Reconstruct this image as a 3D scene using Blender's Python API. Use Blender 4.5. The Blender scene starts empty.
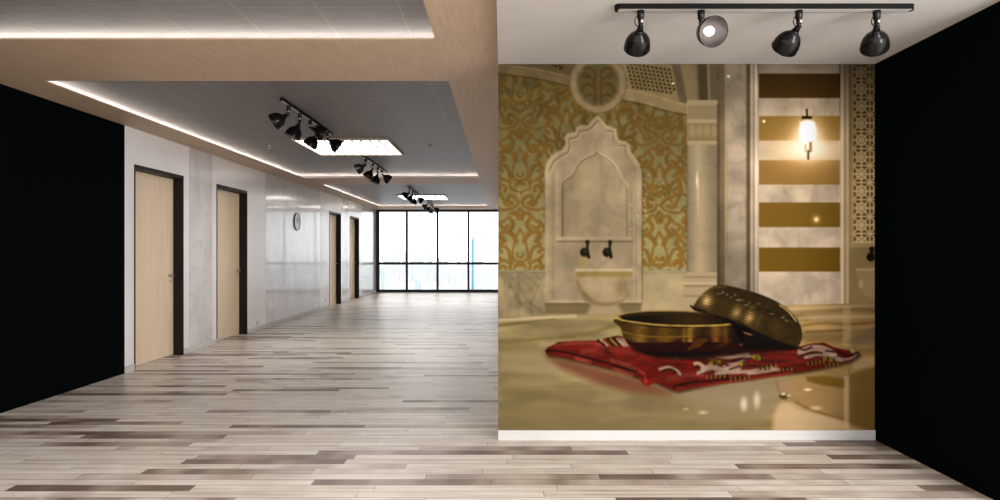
import bpy, bmesh, math, random
import numpy as np
from mathutils import Vector, Matrix
# ---------------------------------------------------------------------------
# The printed picture on the partition: drawn as a flat print, point by point,
# and stored as the colour of the print's own mesh.
# Print coordinates: u 498..875 (left to right), v 64..430 (top to bottom).
# ---------------------------------------------------------------------------
PU0, PU1, PV0, PV1 = 498.0, 875.0, 64.0, 430.0

def paint_print(S):
    nu = int((PU1-PU0)*S)+1; nv = int((PV1-PV0)*S)+1
    us = np.linspace(PU0, PU1, nu); vs = np.linspace(PV0, PV1, nv)
    U, V = np.meshgrid(us, vs)
    img = np.zeros((nv, nu, 3)); img[:] = (118, 106, 72)
    rng = np.random.RandomState(7)

    def noise(sx, sy, seed, oct=3):
        r = np.random.RandomState(seed); out = np.zeros((nv, nu)); amp = 1.0; tot = 0
        for _ in range(oct):
            gx = int((PU1-PU0)/sx)+3; gy = int((PV1-PV0)/sy)+3
            g = r.rand(gy, gx)
            fx = (U-PU0)/sx; fy = (V-PV0)/sy
            ix = fx.astype(int); iy = fy.astype(int)
            tx = fx-ix; ty = fy-iy; tx = tx*tx*(3-2*tx); ty = ty*ty*(3-2*ty)
            a = g[iy, ix]*(1-tx)+g[iy, ix+1]*tx; b = g[iy+1, ix]*(1-tx)+g[iy+1, ix+1]*tx
            out += amp*(a*(1-ty)+b*ty); tot += amp; amp *= .5; sx *= .5; sy *= .5
        return out/tot
    N1 = noise(22, 22, 1); N2 = noise(7, 7, 2); N3 = noise(40, 9, 3); N4 = noise(60, 5, 4, 4); N5 = noise(10, 60, 5)

    def ss(d, soft):
        return np.clip(.5-d/max(soft, 1e-6), 0, 1)
    def window(x0, y0, x1, y1):
        i0 = max(0, int((y0-PV0)*S)-1); i1 = min(nv, int((y1-PV0)*S)+2)
        j0 = max(0, int((x0-PU0)*S)-1); j1 = min(nu, int((x1-PU0)*S)+2)
        return slice(i0, max(i0, i1)), slice(j0, max(j0, j1))
    def put(w, m, c, op=1.0):
        c = np.asarray(c, float)
        m = (m*op)[..., None]
        img[w] = img[w]*(1-m)+c*m
    def dist_seg(px, py, a, b):
        ax, ay = a; bx, by = b
        dx, dy = bx-ax, by-ay; L = dx*dx+dy*dy+1e-9
        t = np.clip(((px-ax)*dx+(py-ay)*dy)/L, 0, 1)
        return np.hypot(px-ax-t*dx, py-ay-t*dy), t
    def smooth(p, n=6, closed=False):
        p = [tuple(map(float, q)) for q in p]
        if len(p) < 3: return p
        out = []; m = len(p)
        rngi = range(m) if closed else range(m-1)
        for i in rngi:
            if closed: p0, p1, p2, p3 = p[i-1], p[i], p[(i+1) % m], p[(i+2) % m]
            else: p0, p1, p2, p3 = p[max(i-1, 0)], p[i], p[i+1], p[min(i+2, m-1)]
            for k in range(n):
                t = k/n
                out.append(tuple(.5*((2*p1[d])+(-p0[d]+p2[d])*t+(2*p0[d]-5*p1[d]+4*p2[d]-p3[d])*t*t+(-p0[d]+3*p1[d]-3*p2[d]+p3[d])*t**3) for d in (0, 1)))
        if not closed: out.append(p[-1])
        return out
    def poly_mask(pts, soft=.8, pad=0):
        xs = [p[0] for p in pts]; ys = [p[1] for p in pts]
        e = soft+1+pad
        w = window(min(xs)-e, min(ys)-e, max(xs)+e, max(ys)+e)
        px = U[w]; py = V[w]
        if px.size == 0: return w, px
        inside = np.zeros(px.shape, bool); d = np.full(px.shape, 1e9)
        for i in range(len(pts)):
            a = pts[i-1]; b = pts[i]
            if a[1] != b[1]:
                c = ((a[1] > py) != (b[1] > py)) & (px < (b[0]-a[0])*(py-a[1])/(b[1]-a[1])+a[0])
                inside ^= c
            d = np.minimum(d, dist_seg(px, py, a, b)[0])
        return w, ss(np.where(inside, -d, d), soft)
    def poly(pts, c, soft=.8, op=1.0):
        w, m = poly_mask(pts, soft)
        if m.size: put(w, m, c, op)
    def rect(x0, y0, x1, y1, c, soft=.6, op=1.0):
        w = window(x0-soft, y0-soft, x1+soft, y1+soft)
        px = U[w]; py = V[w]
        d = np.maximum(np.maximum(x0-px, px-x1), np.maximum(y0-py, py-y1))
        put(w, ss(d, soft), c, op)
    def stroke(pts, r, c, soft=.8, op=1.0, taper=None):
        xs = [p[0] for p in pts]; ys = [p[1] for p in pts]; e = r+soft+1
        w = window(min(xs)-e, min(ys)-e, max(xs)+e, max(ys)+e)
        px = U[w]; py = V[w]
        if px.size == 0: return
        d = np.full(px.shape, 1e9); n = len(pts)-1
        for i in range(n):
            q, t = dist_seg(px, py, pts[i], pts[i+1])
            rr = r if taper is None else r*(1+(taper-1)*(i+t)/n)
            d = np.minimum(d, q-rr)
        put(w, ss(d, soft), c, op)
    def ell(cx, cy, rx, ry, c, soft=.8, op=1.0):
        w = window(cx-rx-soft, cy-ry-soft, cx+rx+soft, cy+ry+soft)
        q = np.hypot((U[w]-cx)/rx, (V[w]-cy)/ry)
        put(w, ss((q-1)*min(rx, ry), soft), c, op)
    def glow(cx, cy, r, c, power=2.0, amt=1.0):
        q = np.exp(-((U-cx)**2+(V-cy)**2)/(r*r)*power)[..., None]*amt
        img[:] = img+(np.array(c, float)-img*.0)*q
    def shade(x0, y0, x1, y1, arr):      # multiply an area of the print
        w = window(x0, y0, x1, y1)
        img[w] *= arr[w][..., None]
    def inr(x0, y0, x1, y1): return (U >= x0) & (U <= x1) & (V >= y0) & (V <= y1)

    # ---- damask tile field -------------------------------------------------
    fy = np.clip((V-64)/(250-64), 0, 1)
    g = fy[..., None]
    ground = np.array((86, 78, 46))*(1-g)+np.array((152, 140, 94))*g
    img[:] = np.where(inr(498, 64, 690, 274)[..., None], ground, img)
    def dcol(v):
        t = min(max((v-64)/186, 0), 1)
        return tuple(np.array((94, 70, 28))*(1-t)+np.array((132, 99, 44))*t)
    motif = [
        ([(0, -26), (3, -20), (5, -13), (7, -6), (7.5, 1), (5, 5.5), (0, 7)], 1.0),
        ([(0, 2.5), (2.5, 1.5), (3, -1.5)], .9),
        ([(1.5, -36), (3, -40), (7, -42), (10, -40), (9.5, -36), (7, -33), (7.5, -28), (10, -25)], 1.7),
        ([(4, -14), (7, -20), (12, -23), (17, -23), (20, -19), (17, -17)], 2.0),
        ([(9.5, 4), (11, -3), (14, -8), (19, -9), (21, -5), (18, -3)], 1.4),
        ([(1.5, -53), (5, -48), (11, -46), (18, -45), (22, -47)], 1.1),
        ([(3, -55), (7, -59), (11, -59), (12, -55), (9, -52)], 1.4),
        ([(14, -52), (17, -57), (20, -62), (20, -67), (17, -70), (14, -68), (15, -64)], 1.2),
        ([(0, -62), (3, -64), (8, -66), (10, -70), (8, -74)], 1.2),
        ([(12, -38), (16, -34), (20, -33), (22, -29)], 1.1),
        ([(10, 8), (14, 6), (19, 4), (22, 0)], 1.3),
        ([(0, -46), (2.5, -43), (1, -39)], 1.2),
        ([(15, -14), (18, -13), (20, -10)], 1.5),
        ([(12, -29), (15, -27), (18, -28), (20, -31)], 1.4),
        ([(5, -69), (3.5, -72), (1, -71)], 1.2),
        ([(7, -52), (12, -50), (16, -52)], 1.2),
        ([(19, -75), (21, -71), (22.5, -64)], 1.3),
    ]
    def damask(ax, v0, clip=None):
        for pts, r in motif:
            for s in (-1, 1):
                P = smooth([(ax+s*p[0]*1.02, v0+p[1]) for p in pts], 4)
                c = dcol(v0+pts[len(pts)//2][1])
                stroke(P, r*1.22, c, 1.4, .92)
    for ax, vs0 in ((520, (14, 95, 174, 255, 336)), (566.5, (55, 135, 215, 296)), (613, (52, 132, 212, 293)), (659.5, (44, 122, 190, 258, 330)), (704, (80, 160, 240, 320))):
        for v0 in vs0: damask(ax, v0)
    shade(498, 64, 690, 274, .9+.2*N2)

    # ---- marble dado below the damask --------------------------------------
    rect(498, 271.5, 690, 318, (139, 127, 95), .8)
    rect(498, 270, 690, 272, (150, 140, 108), 1.0)
    shade(498, 271, 690, 318, .82+.36*N1)
    for k in range(7):
        x = 500+k*9; stroke(smooth([(x, 276), (x+12, 288), (x+18, 300), (x+34, 312)]), .8, (112, 100, 72), 2.5, .35)

    # ---- carved band, medallion and pierced panels -------------------------
    poly([(498, 60), (580, 60), (578, 82), (570, 77), (540, 70), (498, 65)], (88, 76, 50), 1.0)
    poly(smooth([(490, 63), (520, 66), (545, 70), (574, 77)])+smooth([(576, 88), (545, 80), (520, 76), (490, 72)]), (102, 88, 60), 1.2)
    stroke(smooth([(490, 72.5), (520, 76.5), (545, 80.5), (576, 88)]), .7, (70, 57, 30), 1.2, .8)
    stroke(smooth([(490, 64), (520, 67), (545, 71), (574, 78)]), .5, (122, 106, 76), 1.2, .8)
    for x, y in ((553, 65), (556, 66.5), (559, 65), (562, 67), (560, 68.5)): ell(x, y, 1.1, 1.1, (35, 25, 10), 1)
    # right hand pierced panel
    poly([(612, 60), (672, 60), (681, 103), (628, 92), (624, 74)], (120, 105, 70), 1.0)
    for i in range(12):
        for j in range(8):
            x = 627+i*4.2+j*1.0; y = 63.5+j*3.9+i*.62
            if x < 625+(y-64)*.25 or x > 669+(y-64)*.2 or y > 88+(x-632)*.17: continue
            a = ((i+j) % 2)*1.57+.5
            poly([(x+2.1*math.cos(a), y+2.1*math.sin(a)), (x+1.8*math.cos(a+2.1), y+1.8*math.sin(a+2.1)), (x+1.9*math.cos(a+4.2), y+1.9*math.sin(a+4.2))], (46, 36, 16), .9)
    poly(smooth([(622, 88), (640, 91), (665, 98), (690, 105)])+smooth([(690, 115), (665, 110), (640, 103), (620, 99)]), (122, 108, 76), 1.2)
    stroke(smooth([(620, 100), (640, 103.5), (665, 110.5), (690, 115.5)]), .7, (74, 60, 30), 1.2, .7)
    stroke(smooth([(622, 89), (640, 92), (665, 99), (690, 106)]), .5, (140, 124, 90), 1.2, .8)
    poly([(671, 60), (682, 60), (690, 103), (679, 101)], (86, 76, 56), 1.5)
    poly([(682, 60), (700, 60), (702, 104), (690, 104)], (104, 92, 66), 1.5)
    ell(673, 83.5, 1.1, 1.1, (235, 225, 190), 1.0)
    ell(598, 83, 29, 30.5, (98, 86, 58), 1.0)
    ell(598, 83, 27.6, 29, (120, 107, 77), 1.0)
    ell(598, 83, 22, 23.5, (100, 86, 58), 1.0)
    ell(598, 82.5, 19.5, 21, (84, 77, 48), 1.0)
    for s in (-1, 1):
        for P, r in (([(3, 20), (2.5, 8), (3, 0), (8, -6), (13, -6)], 1.5), ([(3, 5), (9, 1), (14, 3), (16, 8)], 1.8), ([(4, 14), (9, 11), (13, 13)], 1.5), ([(4, -2), (3, -10), (8, -15), (13, -14)], 1.5), ([(9, -7), (13, -10), (16, -8)], 1.2)):
            stroke(smooth([(598+s*a, 83+b) for a, b in P]), r, (88, 64, 28), 1.2, .9)
    shade(498, 64, 700, 116, .9+.2*N2)

    # ---- marble niche ------------------------------------------------------
    Lo = [(545, 303), (545, 166), (549, 158), (556, 152), (563, 149), (565.5, 144), (564, 137), (568, 133), (575, 132), (576.5, 127), (581, 125), (588, 125), (592, 120), (595, 117), (597.5, 115)]
    Ro = [(600, 117), (603, 121), (606, 125), (612, 127), (616.5, 129), (617, 134), (619, 140), (626, 141), (630, 145), (631, 152), (636, 158), (640, 165), (642, 172), (641.5, 303)]
    poly([(x+.8, y+1.8) for x, y in Lo+Ro], (74, 62, 34), 3.0, .7)
    poly(Lo+Ro, (150, 137, 106), 1.0)
    ins = [(549.5, 300), (549.5, 170), (554, 161), (561, 156), (568, 152), (570, 146), (569, 139), (577, 137), (580, 131), (588, 130), (594, 125), (597.5, 121), (601, 125), (605, 130), (613, 132), (614, 139), (618, 145), (625, 146), (626.5, 154), (631, 161), (636, 169), (637.5, 300)]
    poly(ins, (141, 128, 101), 1.2)
    stroke(ins[1:-1], 1.0, (100, 86, 58), 1.6, .7); stroke([(x+1.2, y+1.6) for x, y in ins[1:-1]], .8, (166, 153, 124), 1.6, .6)
    stroke([(553, 172), (553, 298)], .6, (122, 108, 80), 1.4, .6); stroke([(557, 174), (557, 238)], .7, (160, 148, 120), 1.4, .6)
    stroke([(634, 174), (634, 298)], .6, (162, 150, 122), 1.4, .6)
    rec = [(562, 238), (562, 184), (568, 179), (573, 176), (577, 168), (581, 162), (588, 158), (594, 156), (597.5, 153), (601, 156), (607, 159), (613, 164), (618, 172), (622, 181), (627, 186), (628, 238)]
    poly([(x+(1.5 if x > 597 else -1.5), y-1.8) for x, y in rec], (166, 153, 124), 1.6, .8); poly([(x-.6, y-1) for x, y in rec], (92, 78, 50), 1.8, .95)
    poly(rec, (128, 116, 88), 1.4)
    w, m = poly_mask(rec, 1.4)
    q = np.clip((U[w]-566)/60*.55+(V[w]-160)/90*.5, 0, 1); put(w, m*q, (160, 147, 116), .75)
    stroke([(562.5, 186), (562.5, 237)], 1.0, (96, 82, 54), 2.0, .7); stroke([(627, 188), (627, 237)], .8, (108, 94, 66), 2.0, .6)
    rect(556, 236.6, 632, 240, (156, 144, 114), 1.0); stroke([(557, 241.4), (632, 241.4)], .7, (96, 84, 58), 1.4, .8)
    stroke([(545.5, 170), (545.5, 300)], .6, (166, 154, 122), 1.2, .6)
    shade(545, 115, 642, 304, .86+.28*N1)
    poly([(545, 303), (641, 303), (641, 316), (545, 314)], (98, 85, 56), 2.5, .8)
    # basin and taps
    poly(smooth([(576, 270), (632, 270), (631, 280), (629, 290), (624, 300), (616, 305), (600, 306), (590, 304), (582, 298), (578, 288), (577, 280)], 5, True), (146, 130, 98), 2.4)
    rect(575.5, 268.6, 632.5, 271.6, (166, 152, 124), 1.4); rect(576, 271.6, 632, 277, (140, 120, 68), 2.0)
    poly([(592, 303), (616, 303), (628, 320), (584, 320)], (142, 128, 98), 4.0)
    poly(smooth([(577, 280), (579, 290), (583, 298), (590, 304), (600, 306), (616, 305), (624, 300), (629, 290), (626, 298), (614, 302), (596, 301), (584, 290)], 4, True), (104, 90, 58), 3.5, .7)
    ell(598, 285, 14, 8, (164, 148, 116), 8, .7); ell(622, 288, 6, 9, (120, 104, 74), 6, .6)
    for tx in (587, 609.5):
        ell(tx+.4, 242, 2.2, 2.2, (40, 33, 20), 1.2); stroke([(tx+.5, 243), (tx, 250)], 1.3, (36, 29, 17), 1.2)
        ell(tx-2.6, 252.3, 4.4, 4.6, (30, 24, 12), 1.4); stroke([(tx, 250), (tx+1.6, 257)], 1.6, (34, 28, 15), 1.2)
        ell(tx-2, 251, 1.6, 1.6, (56, 48, 30), 1.6)
    ell(584, 262, 3, 5, (160, 140, 72), 4, .6)

    # ---- column ------------------------------------------------------------
    rect(700, 60, 722, 106, (84, 74, 52), 1.5); poly([(679, 60), (690, 60), (697, 104), (688, 104)], (112, 98, 70), 2)
    poly([(697, 60), (707, 60), (709, 102), (699, 102)], (66, 57, 38), 3); stroke([(708, 60), (709.5, 102)], .8, (124, 110, 86), 1.6)
    rect(687, 100, 719, 274, (136, 124, 96), 1.0)
    sh = np.exp(-((U-700)/9.0)**2)
    w = window(687, 145, 719, 274); img[w] *= (.86+.24*sh[w])[..., None]
    rect(688, 103, 718, 119, (122, 108, 78), 1.2); rect(687, 120, 718, 122.5, (146, 130, 96), 1.2); rect(688, 123, 718, 141, (118, 104, 72), 1.4)
    rect(687, 141, 718, 145, (148, 133, 99), 1.6); rect(686, 102.5, 719, 105, (140, 126, 94), 1.2)
    for k in range(4): ell(692+k*7.5, 131, 3.4, 6, (138, 124, 90), 2.5, .7)
    ell(698, 190, 1.2, 22, (178, 166, 136), 1.6, .8); ell(697, 180, 1, 6, (226, 216, 190), 1.5, .7)
    poly([(686, 272), (719, 272), (722, 280), (720, 286), (722, 296), (721, 312), (680, 312), (681, 292), (685, 286), (683, 279)], (146, 132, 102), 1.2)
    for y in (277, 286, 296): stroke([(684, y), (721, y)], .7, (110, 96, 68), 1.4, .8)
    stroke([(684, 283), (721, 283)], .8, (170, 156, 124), 1.4, .8)
    # pilaster strips
    fb = np.clip(1-np.abs(V-170)/150, .0, 1)
    rect(718, 60, 725.5, 310, (112, 99, 72), 1.2); rect(717, 104, 720, 310, (92, 80, 56), 1.6)
    rect(724.8, 60, 727.2, 310, (160, 143, 108), 1.0)
    rect(727, 60, 747, 310, (160, 147, 124), 1.0); rect(746.5, 60, 750.5, 310, (98, 84, 56), 1.2)
    rect(750.5, 60, 759, 310, (180, 166, 142), 1.0); rect(753, 60, 754.4, 310, (140, 124, 98), 1.0); rect(755.5, 60, 757.5, 310, (206, 194, 172), 1.2)
    shade(718, 64, 759, 310, (.62+.42*fb)*(.84+.32*N1))
    ell(728.5, 76.3, 1.1, 1.1, (240, 230, 200), 1.2)

    # ---- striped marble and gold panel -------------------------------------
    rect(758.5, 60, 841, 310, (180, 166, 141), .8)
    shade(758.5, 64, 841, 310, .84+.32*N1)
    for a, b, c in ((73.5, 98, (84, 56, 12)), (116, 140.5, (138, 106, 48)), (160, 184.5, (150, 114, 58)), (202.5, 227, (126, 95, 34)), (247.5, 271.5, (116, 86, 26))):
        rect(759, a, 840.5, b, c, 1.0)
    fs = np.clip(.58+.42*(V-64)/55, .58, 1.0)
    shade(758.5, 64, 841, 125, fs)
    def screen(w, k, c):
        img[w] = img[w]+(np.array(c, float)-img[w])*np.clip(k, 0, 1)[..., None]
    w = window(759, 64, 840.5, 272)
    screen(w, .62*np.exp(-(((U[w]-808)/36)**2+((V[w]-146)/27)**2)), (236, 190, 116))
    screen(w, .75*np.exp(-(((U[w]-808)/26)**2+((V[w]-150)/10)**2)), (255, 246, 224))
    screen(w, .95*np.exp(-(((U[w]-808)/13)**2+((V[w]-138)/17)**2)), (255, 248, 230))
    rect(840.5, 60, 849.5, 310, (176, 158, 126), .9); rect(844.5, 60, 846, 310, (136, 118, 88), 1.0); rect(841, 60, 843.5, 310, (196, 180, 150), 1.0)
    shade(840, 64, 849.5, 310, np.clip(.5+(V-64)/130, .5, 1.05)*(.94+.12*N1))
    # lantern
    img[:] = np.minimum(img, 255)
    ell(808, 132, 8.5, 12, (255, 250, 236), 3.0); rect(800.5, 122, 814.5, 138, (255, 250, 236), 3.0)
    stroke([(807, 109.5), (807.2, 117)], .9, (34, 24, 8), 1.0); rect(802, 116, 812, 119, (38, 27, 10), 1.2)
    rect(805, 144, 806.4, 152, (190, 160, 110), 1.4); rect(809.5, 142, 812, 152, (170, 118, 46), 1.4); rect(807.4, 150, 809.4, 159.5, (88, 66, 30), 1.4)
    ell(764, 121.3, 1.3, 1.3, (255, 246, 220), 1.2); ell(816.5, 219.3, 2.2, 2.2, (255, 240, 200), 1.6); ell(816.5, 219.3, 4.5, 4.5, (220, 180, 100), 5, .5)

    def veins(x0, y0, x1, y1, amt, sd):
        r = 1-np.abs(2*noise(30, 26, sd, 4)-1); r2 = 1-np.abs(2*noise(14, 30, sd+1, 3)-1)
        shade(x0, y0, x1, y1, 1-amt*np.clip((r-.72)/.28, 0, 1)-amt*.7*np.clip((r2-.8)/.2, 0, 1))
    veins(727, 64, 747, 310, .09, 41); veins(687, 145, 719, 272, .05, 51); veins(546, 116, 641, 300, .055, 61); veins(498, 272, 545, 316, .14, 71)
    for a, b in ((98.5, 115.5), (185, 202), (227.5, 247), (272, 306)): veins(759, a, 840, b, .08, 81)

    # ---- pierced stone lattice on the right --------------------------------
    rect(849.5, 60, 876, 246, (104, 82, 40), 1.0)
    for k in range(-1, 13):
        cy = 72+k*17.0
        for cx in (861.5, 878.5):
            c = (204, 184, 138)
            for i in range(8):
                a = i*math.pi/4
                stroke([(cx+2.2*math.cos(a), cy+2.2*math.sin(a)), (cx+8.5*math.cos(a)*(1.12 if i % 2 else 1), cy+8.5*math.sin(a)*(1.12 if i % 2 else 1))], .8, c, 1.0, .9)
            P = [(cx+5.2*math.cos(i*math.pi/4+.39), cy+5.2*math.sin(i*math.pi/4+.39)) for i in range(9)]
            stroke(P, .8, c, 1.0, .9)
            stroke([(cx-8.5, cy-8.5), (cx+8.5, cy-8.5)], .8, c, 1.0, .9); stroke([(cx-8.5, cy-8.5), (cx-8.5, cy+8.5)], .8, c, 1.0, .9)
            ell(cx, cy, 2.2, 2.2, c, 1.0, .8)
    rect(849.5, 60, 853, 246, (152, 132, 90), 1.4)
    shade(849.5, 64, 876, 246, np.clip(.52+(V-64)/210, .5, 1.08))
    rect(849.5, 243, 876, 247.5, (168, 148, 104), 1.2); rect(849.5, 247.5, 876, 310, (150, 130, 86), 1.0)
    ell(872, 249, 2.6, 2.6, (28, 22, 12), 1.2); stroke([(872.5, 250), (871.5, 255)], 1.6, (30, 24, 12), 1.2); ell(871, 257, 4.2, 4.4, (30, 24, 12), 1.4)
    poly(smooth([(857, 270), (878, 269), (878, 297), (868, 296), (861, 288)], 4, True), (160, 140, 98), 2.0); rect(856, 268.4, 878, 271, (182, 164, 124), 1.4)
    ell(861, 284, 2, 4, (196, 178, 140), 2.5, .7)
    shade(849, 246, 876, 312, .9+.2*N1)

    # ---- wet marble floor ---------------------------------------------------
    edge = smooth([(490, 318), (545, 315), (600, 314), (690, 309), (760, 306), (880, 303)])
    poly(edge+[(880, 436), (490, 436)], (128, 116, 80), 1.6)
    w, m = poly_mask(edge+[(880, 436), (490, 436)], 1.6)
    tx = np.clip((U[w]-690)/150, 0, 1); put(w, m*tx, (158, 130, 82), 1.0)
    rightw = np.clip((U-740)/60, 0, 1)
    a = .66+.40*N3+.28*N4
    a = a*(1-rightw*.55*(V < 350))+rightw*.55*(V < 350)*(.45+1.0*noise(70, 9, 11, 3))
    w2 = window(498, 303, 876, 430); fm = np.zeros((nv, nu)); fm[w] = m
    img[w2] *= (1+(a[w2]-1)*fm[w2])[..., None]
    stroke(smooth([(490, 320.5), (530, 318.5), (575, 316)]), 1.6, (172, 160, 126), 2.2, .8)
    stroke(smooth([(490, 326), (520, 323), (555, 319)]), 1.6, (96, 78, 38), 2.5, .7, .3)
    stroke(smooth([(490, 342), (520, 341), (545, 338), (575, 337)]), 1.3, (104, 86, 42), 2.5, .6, .5)
    stroke(smooth([(560, 337), (590, 333), (615, 325)]), 1.6, (112, 92, 44), 3, .6)
    stroke(smooth([(790, 309), (830, 307), (880, 305)]), 1.5, (176, 156, 118), 2.5, .7)
    stroke(smooth([(800, 318), (840, 317), (880, 317)]), 1.2, (184, 162, 122), 2.5, .6)
    stroke(smooth([(800, 326), (825, 323), (850, 324), (880, 322)]), 1.4, (112, 82, 34), 2.5, .6)
    stroke(smooth([(806, 332), (845, 330)]), 1.0, (96, 66, 26), 2.0, .6)
    poly([(843, 305), (851, 305), (851, 346), (843, 346)], (170, 152, 116), 3, .5)
    poly([(846, 342), (876, 326), (876, 340), (856, 346)], (112, 98, 74), 5, .8)
    poly([(506, 344), (540, 342), (534, 352), (498, 352)], (140, 124, 68), 5, .4)
    poly([(498, 340), (536, 342), (560, 380), (640, 404), (640, 432), (498, 432)], (116, 104, 68), 10, .6)
    for P, c, o in (([(500, 352), (540, 350), (546, 358), (580, 368), (560, 376), (500, 370)], (142, 130, 98), .55), ([(600, 392), (640, 396), (660, 404), (620, 412), (590, 404)], (146, 134, 104), .5), ([(500, 392), (540, 388), (560, 396), (520, 404)], (104, 92, 58), .5), ([(560, 416), (640, 420), (700, 416), (720, 432), (540, 432)], (112, 100, 68), .5), ([(510, 378), (560, 380), (550, 388), (504, 386)], (138, 126, 92), .4), ([(690, 400), (740, 392), (770, 396), (740, 412), (700, 414)], (158, 148, 122), .5), ([(806, 314), (845, 312), (876, 313), (876, 320), (812, 321)], (178, 156, 116), .5), ([(800, 336), (842, 336), (842, 342), (806, 344)], (116, 88, 44), .5)):
        poly(P, c, 7, o)
    # reflection of the cloth and pots in the floor
    poly([(546, 356), (584, 364), (640, 380), (676, 392), (668, 400), (630, 394), (600, 384), (560, 368)], (116, 66, 46), 8, .8)
    poly([(660, 392), (720, 384), (790, 376), (800, 384), (740, 396), (680, 404)], (112, 96, 74), 9, .6)
    poly([(676, 390), (790, 376), (800, 392), (760, 420), (700, 424)], (132, 120, 92), 12, .8)
    poly([(560, 384), (700, 398), (780, 424), (770, 432), (520, 432)], (122, 110, 74), 12, .5)
    stroke(smooth([(560, 400), (600, 405), (640, 400), (690, 408)]), 1.5, (104, 92, 56), 5, .4)
    stroke(smooth([(600, 420), (640, 414), (700, 418)]), 1.5, (140, 128, 92), 5, .4)
    poly([(634, 392), (660, 398), (650, 412), (620, 408)], (102, 90, 60), 7, .5)
    poly(smooth([(772, 432), (776, 410), (786, 402), (806, 410), (836, 418), (870, 432)], 4), (186, 164, 126), 6, .85)
    poly([(780, 384), (806, 374), (850, 382), (850, 412), (820, 412), (796, 402)], (156, 124, 82), 6, .7)
    poly([(806, 377), (824, 376), (846, 380), (846, 388), (822, 385), (808, 381)], (118, 88, 22), 3, .85)
    poly([(850, 372), (876, 366), (876, 432), (850, 426)], (128, 98, 40), 5, .7)
    poly([(854, 362), (876, 356), (876, 366), (852, 372)], (182, 162, 122), 5, .6)
    stroke(smooth([(796, 402), (815, 411), (840, 418), (868, 426)]), 1.0, (118, 92, 46), 2.0, .7)
    poly([(844, 376), (849, 376), (849, 432), (844, 432)], (194, 172, 130), 2.6, .6)
    ell(808, 389.5, 3.4, 1.2, (240, 226, 190), 1.6, .8); ell(816, 408, 5, 1.8, (206, 186, 150), 2.5, .8)
    ell(744, 404, 3, 6, (206, 196, 168), 4, .8); ell(757, 400, 3, 7, (200, 190, 164), 4, .8); ell(703, 412.5, 4, 1.6, (196, 184, 148), 2.5, .7); ell(686, 409, 2.5, 1.2, (176, 164, 130), 2, .7)
    stroke(smooth([(776, 380), (779, 390), (786, 400)]), 1.0, (128, 98, 60), 2.5, .6)
    ell(784, 396, 4.5, 2.8, (66, 50, 26), 2.0, .9); ell(783.5, 394, 2.2, 1.2, (226, 210, 170), 1.4, .9); ell(788.5, 395.5, 2, 1.2, (196, 178, 140), 1.4, .8)
    # ---- red cloth ----------------------------------------------------------
    cloth = [(545, 351), (547, 347.5), (554, 344.5), (558, 342), (575, 341), (598, 340.5), (606, 338), (618, 335.5), (630, 338), (660, 345), (720, 345), (790, 347), (802, 346), (812, 343.5), (824, 342.5), (833, 347), (846, 350), (856, 351.5), (861, 353.5), (857, 357), (850, 361), (838, 364.5), (822, 368), (800, 372), (776, 374), (752, 378), (720, 382), (690, 388.5), (678, 391), (671, 389), (655, 382), (640, 378.5), (620, 371), (600, 366), (578, 360.5), (562, 357), (548, 355)]
    poly([(x+1, y+2.2) for x, y in cloth], (56, 38, 22), 3.5, .8)
    poly(cloth, (112, 28, 16), 1.0)
    R1, R2, DK = (172, 78, 66), (92, 18, 8), (40, 12, 6)
    poly([(554, 345), (575, 341.5), (600, 341), (622, 345), (640, 352), (655, 362), (640, 366), (612, 358), (590, 352), (556, 347)], (132, 34, 22), 2.0)
    stroke(smooth([(556, 345), (580, 343), (600, 344)]), 1.6, R1, 2.0, .7)
    stroke(smooth([(582, 352), (592, 350), (602, 346), (612, 347)]), 2.0, (158, 68, 54), 2.2, .7)
    stroke(smooth([(592, 355), (606, 351), (618, 350), (634, 354)]), 2.2, (150, 58, 44), 2.5, .6)
    stroke(smooth([(606, 352), (614, 358), (618, 366)]), 2.0, R2, 2.5, .7)
    stroke(smooth([(612, 360), (622, 364), (636, 369), (648, 372)]), 2.6, (160, 72, 56), 2.5, .8)
    stroke(smooth([(546, 351), (560, 351.5), (584, 357), (610, 364), (640, 373)]), 1.0, DK, 1.6, .85)
    stroke(smooth([(548, 354), (562, 355), (580, 359.5), (604, 365.5), (640, 376)]), 1.5, (128, 32, 20), 1.6, .9)
    for t in ((576, 358.2, 590, 362), (614, 368.5, 632, 374.5)): stroke([(t[0], t[1]), (t[2], t[3])], 1.9, (162, 74, 58), 1.8, .8)
    poly([(640, 366), (660, 364), (690, 368), (706, 374), (700, 384), (678, 390), (664, 386), (645, 378)], (122, 30, 14), 2.0)
    poly(smooth([(636, 366), (646, 364), (652, 372), (653, 382), (647, 386), (640, 380)], 4, True), (128, 26, 14), 1.8); stroke(smooth([(638, 370), (644, 374), (646, 382)]), 1.2, R1, 2, .7)
    stroke(smooth([(667, 380), (672, 378), (690, 375), (720, 376), (760, 369)]), 2.6, (150, 58, 48), 2.2, .8)
    stroke(smooth([(674, 388), (678, 385), (700, 381), (730, 378)]), 1.2, DK, 1.6, .9)
    stroke(smooth([(676, 390), (700, 386), (740, 380), (790, 373)]), 1.3, (136, 42, 32), 1.6, .9)
    poly([(700, 360), (735, 354), (770, 352), (800, 350), (830, 352), (850, 355), (838, 362), (790, 366), (740, 372), (705, 376)], (110, 34, 24), 2.0)
    # cream fringes
    CR = (172, 152, 130)
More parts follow.
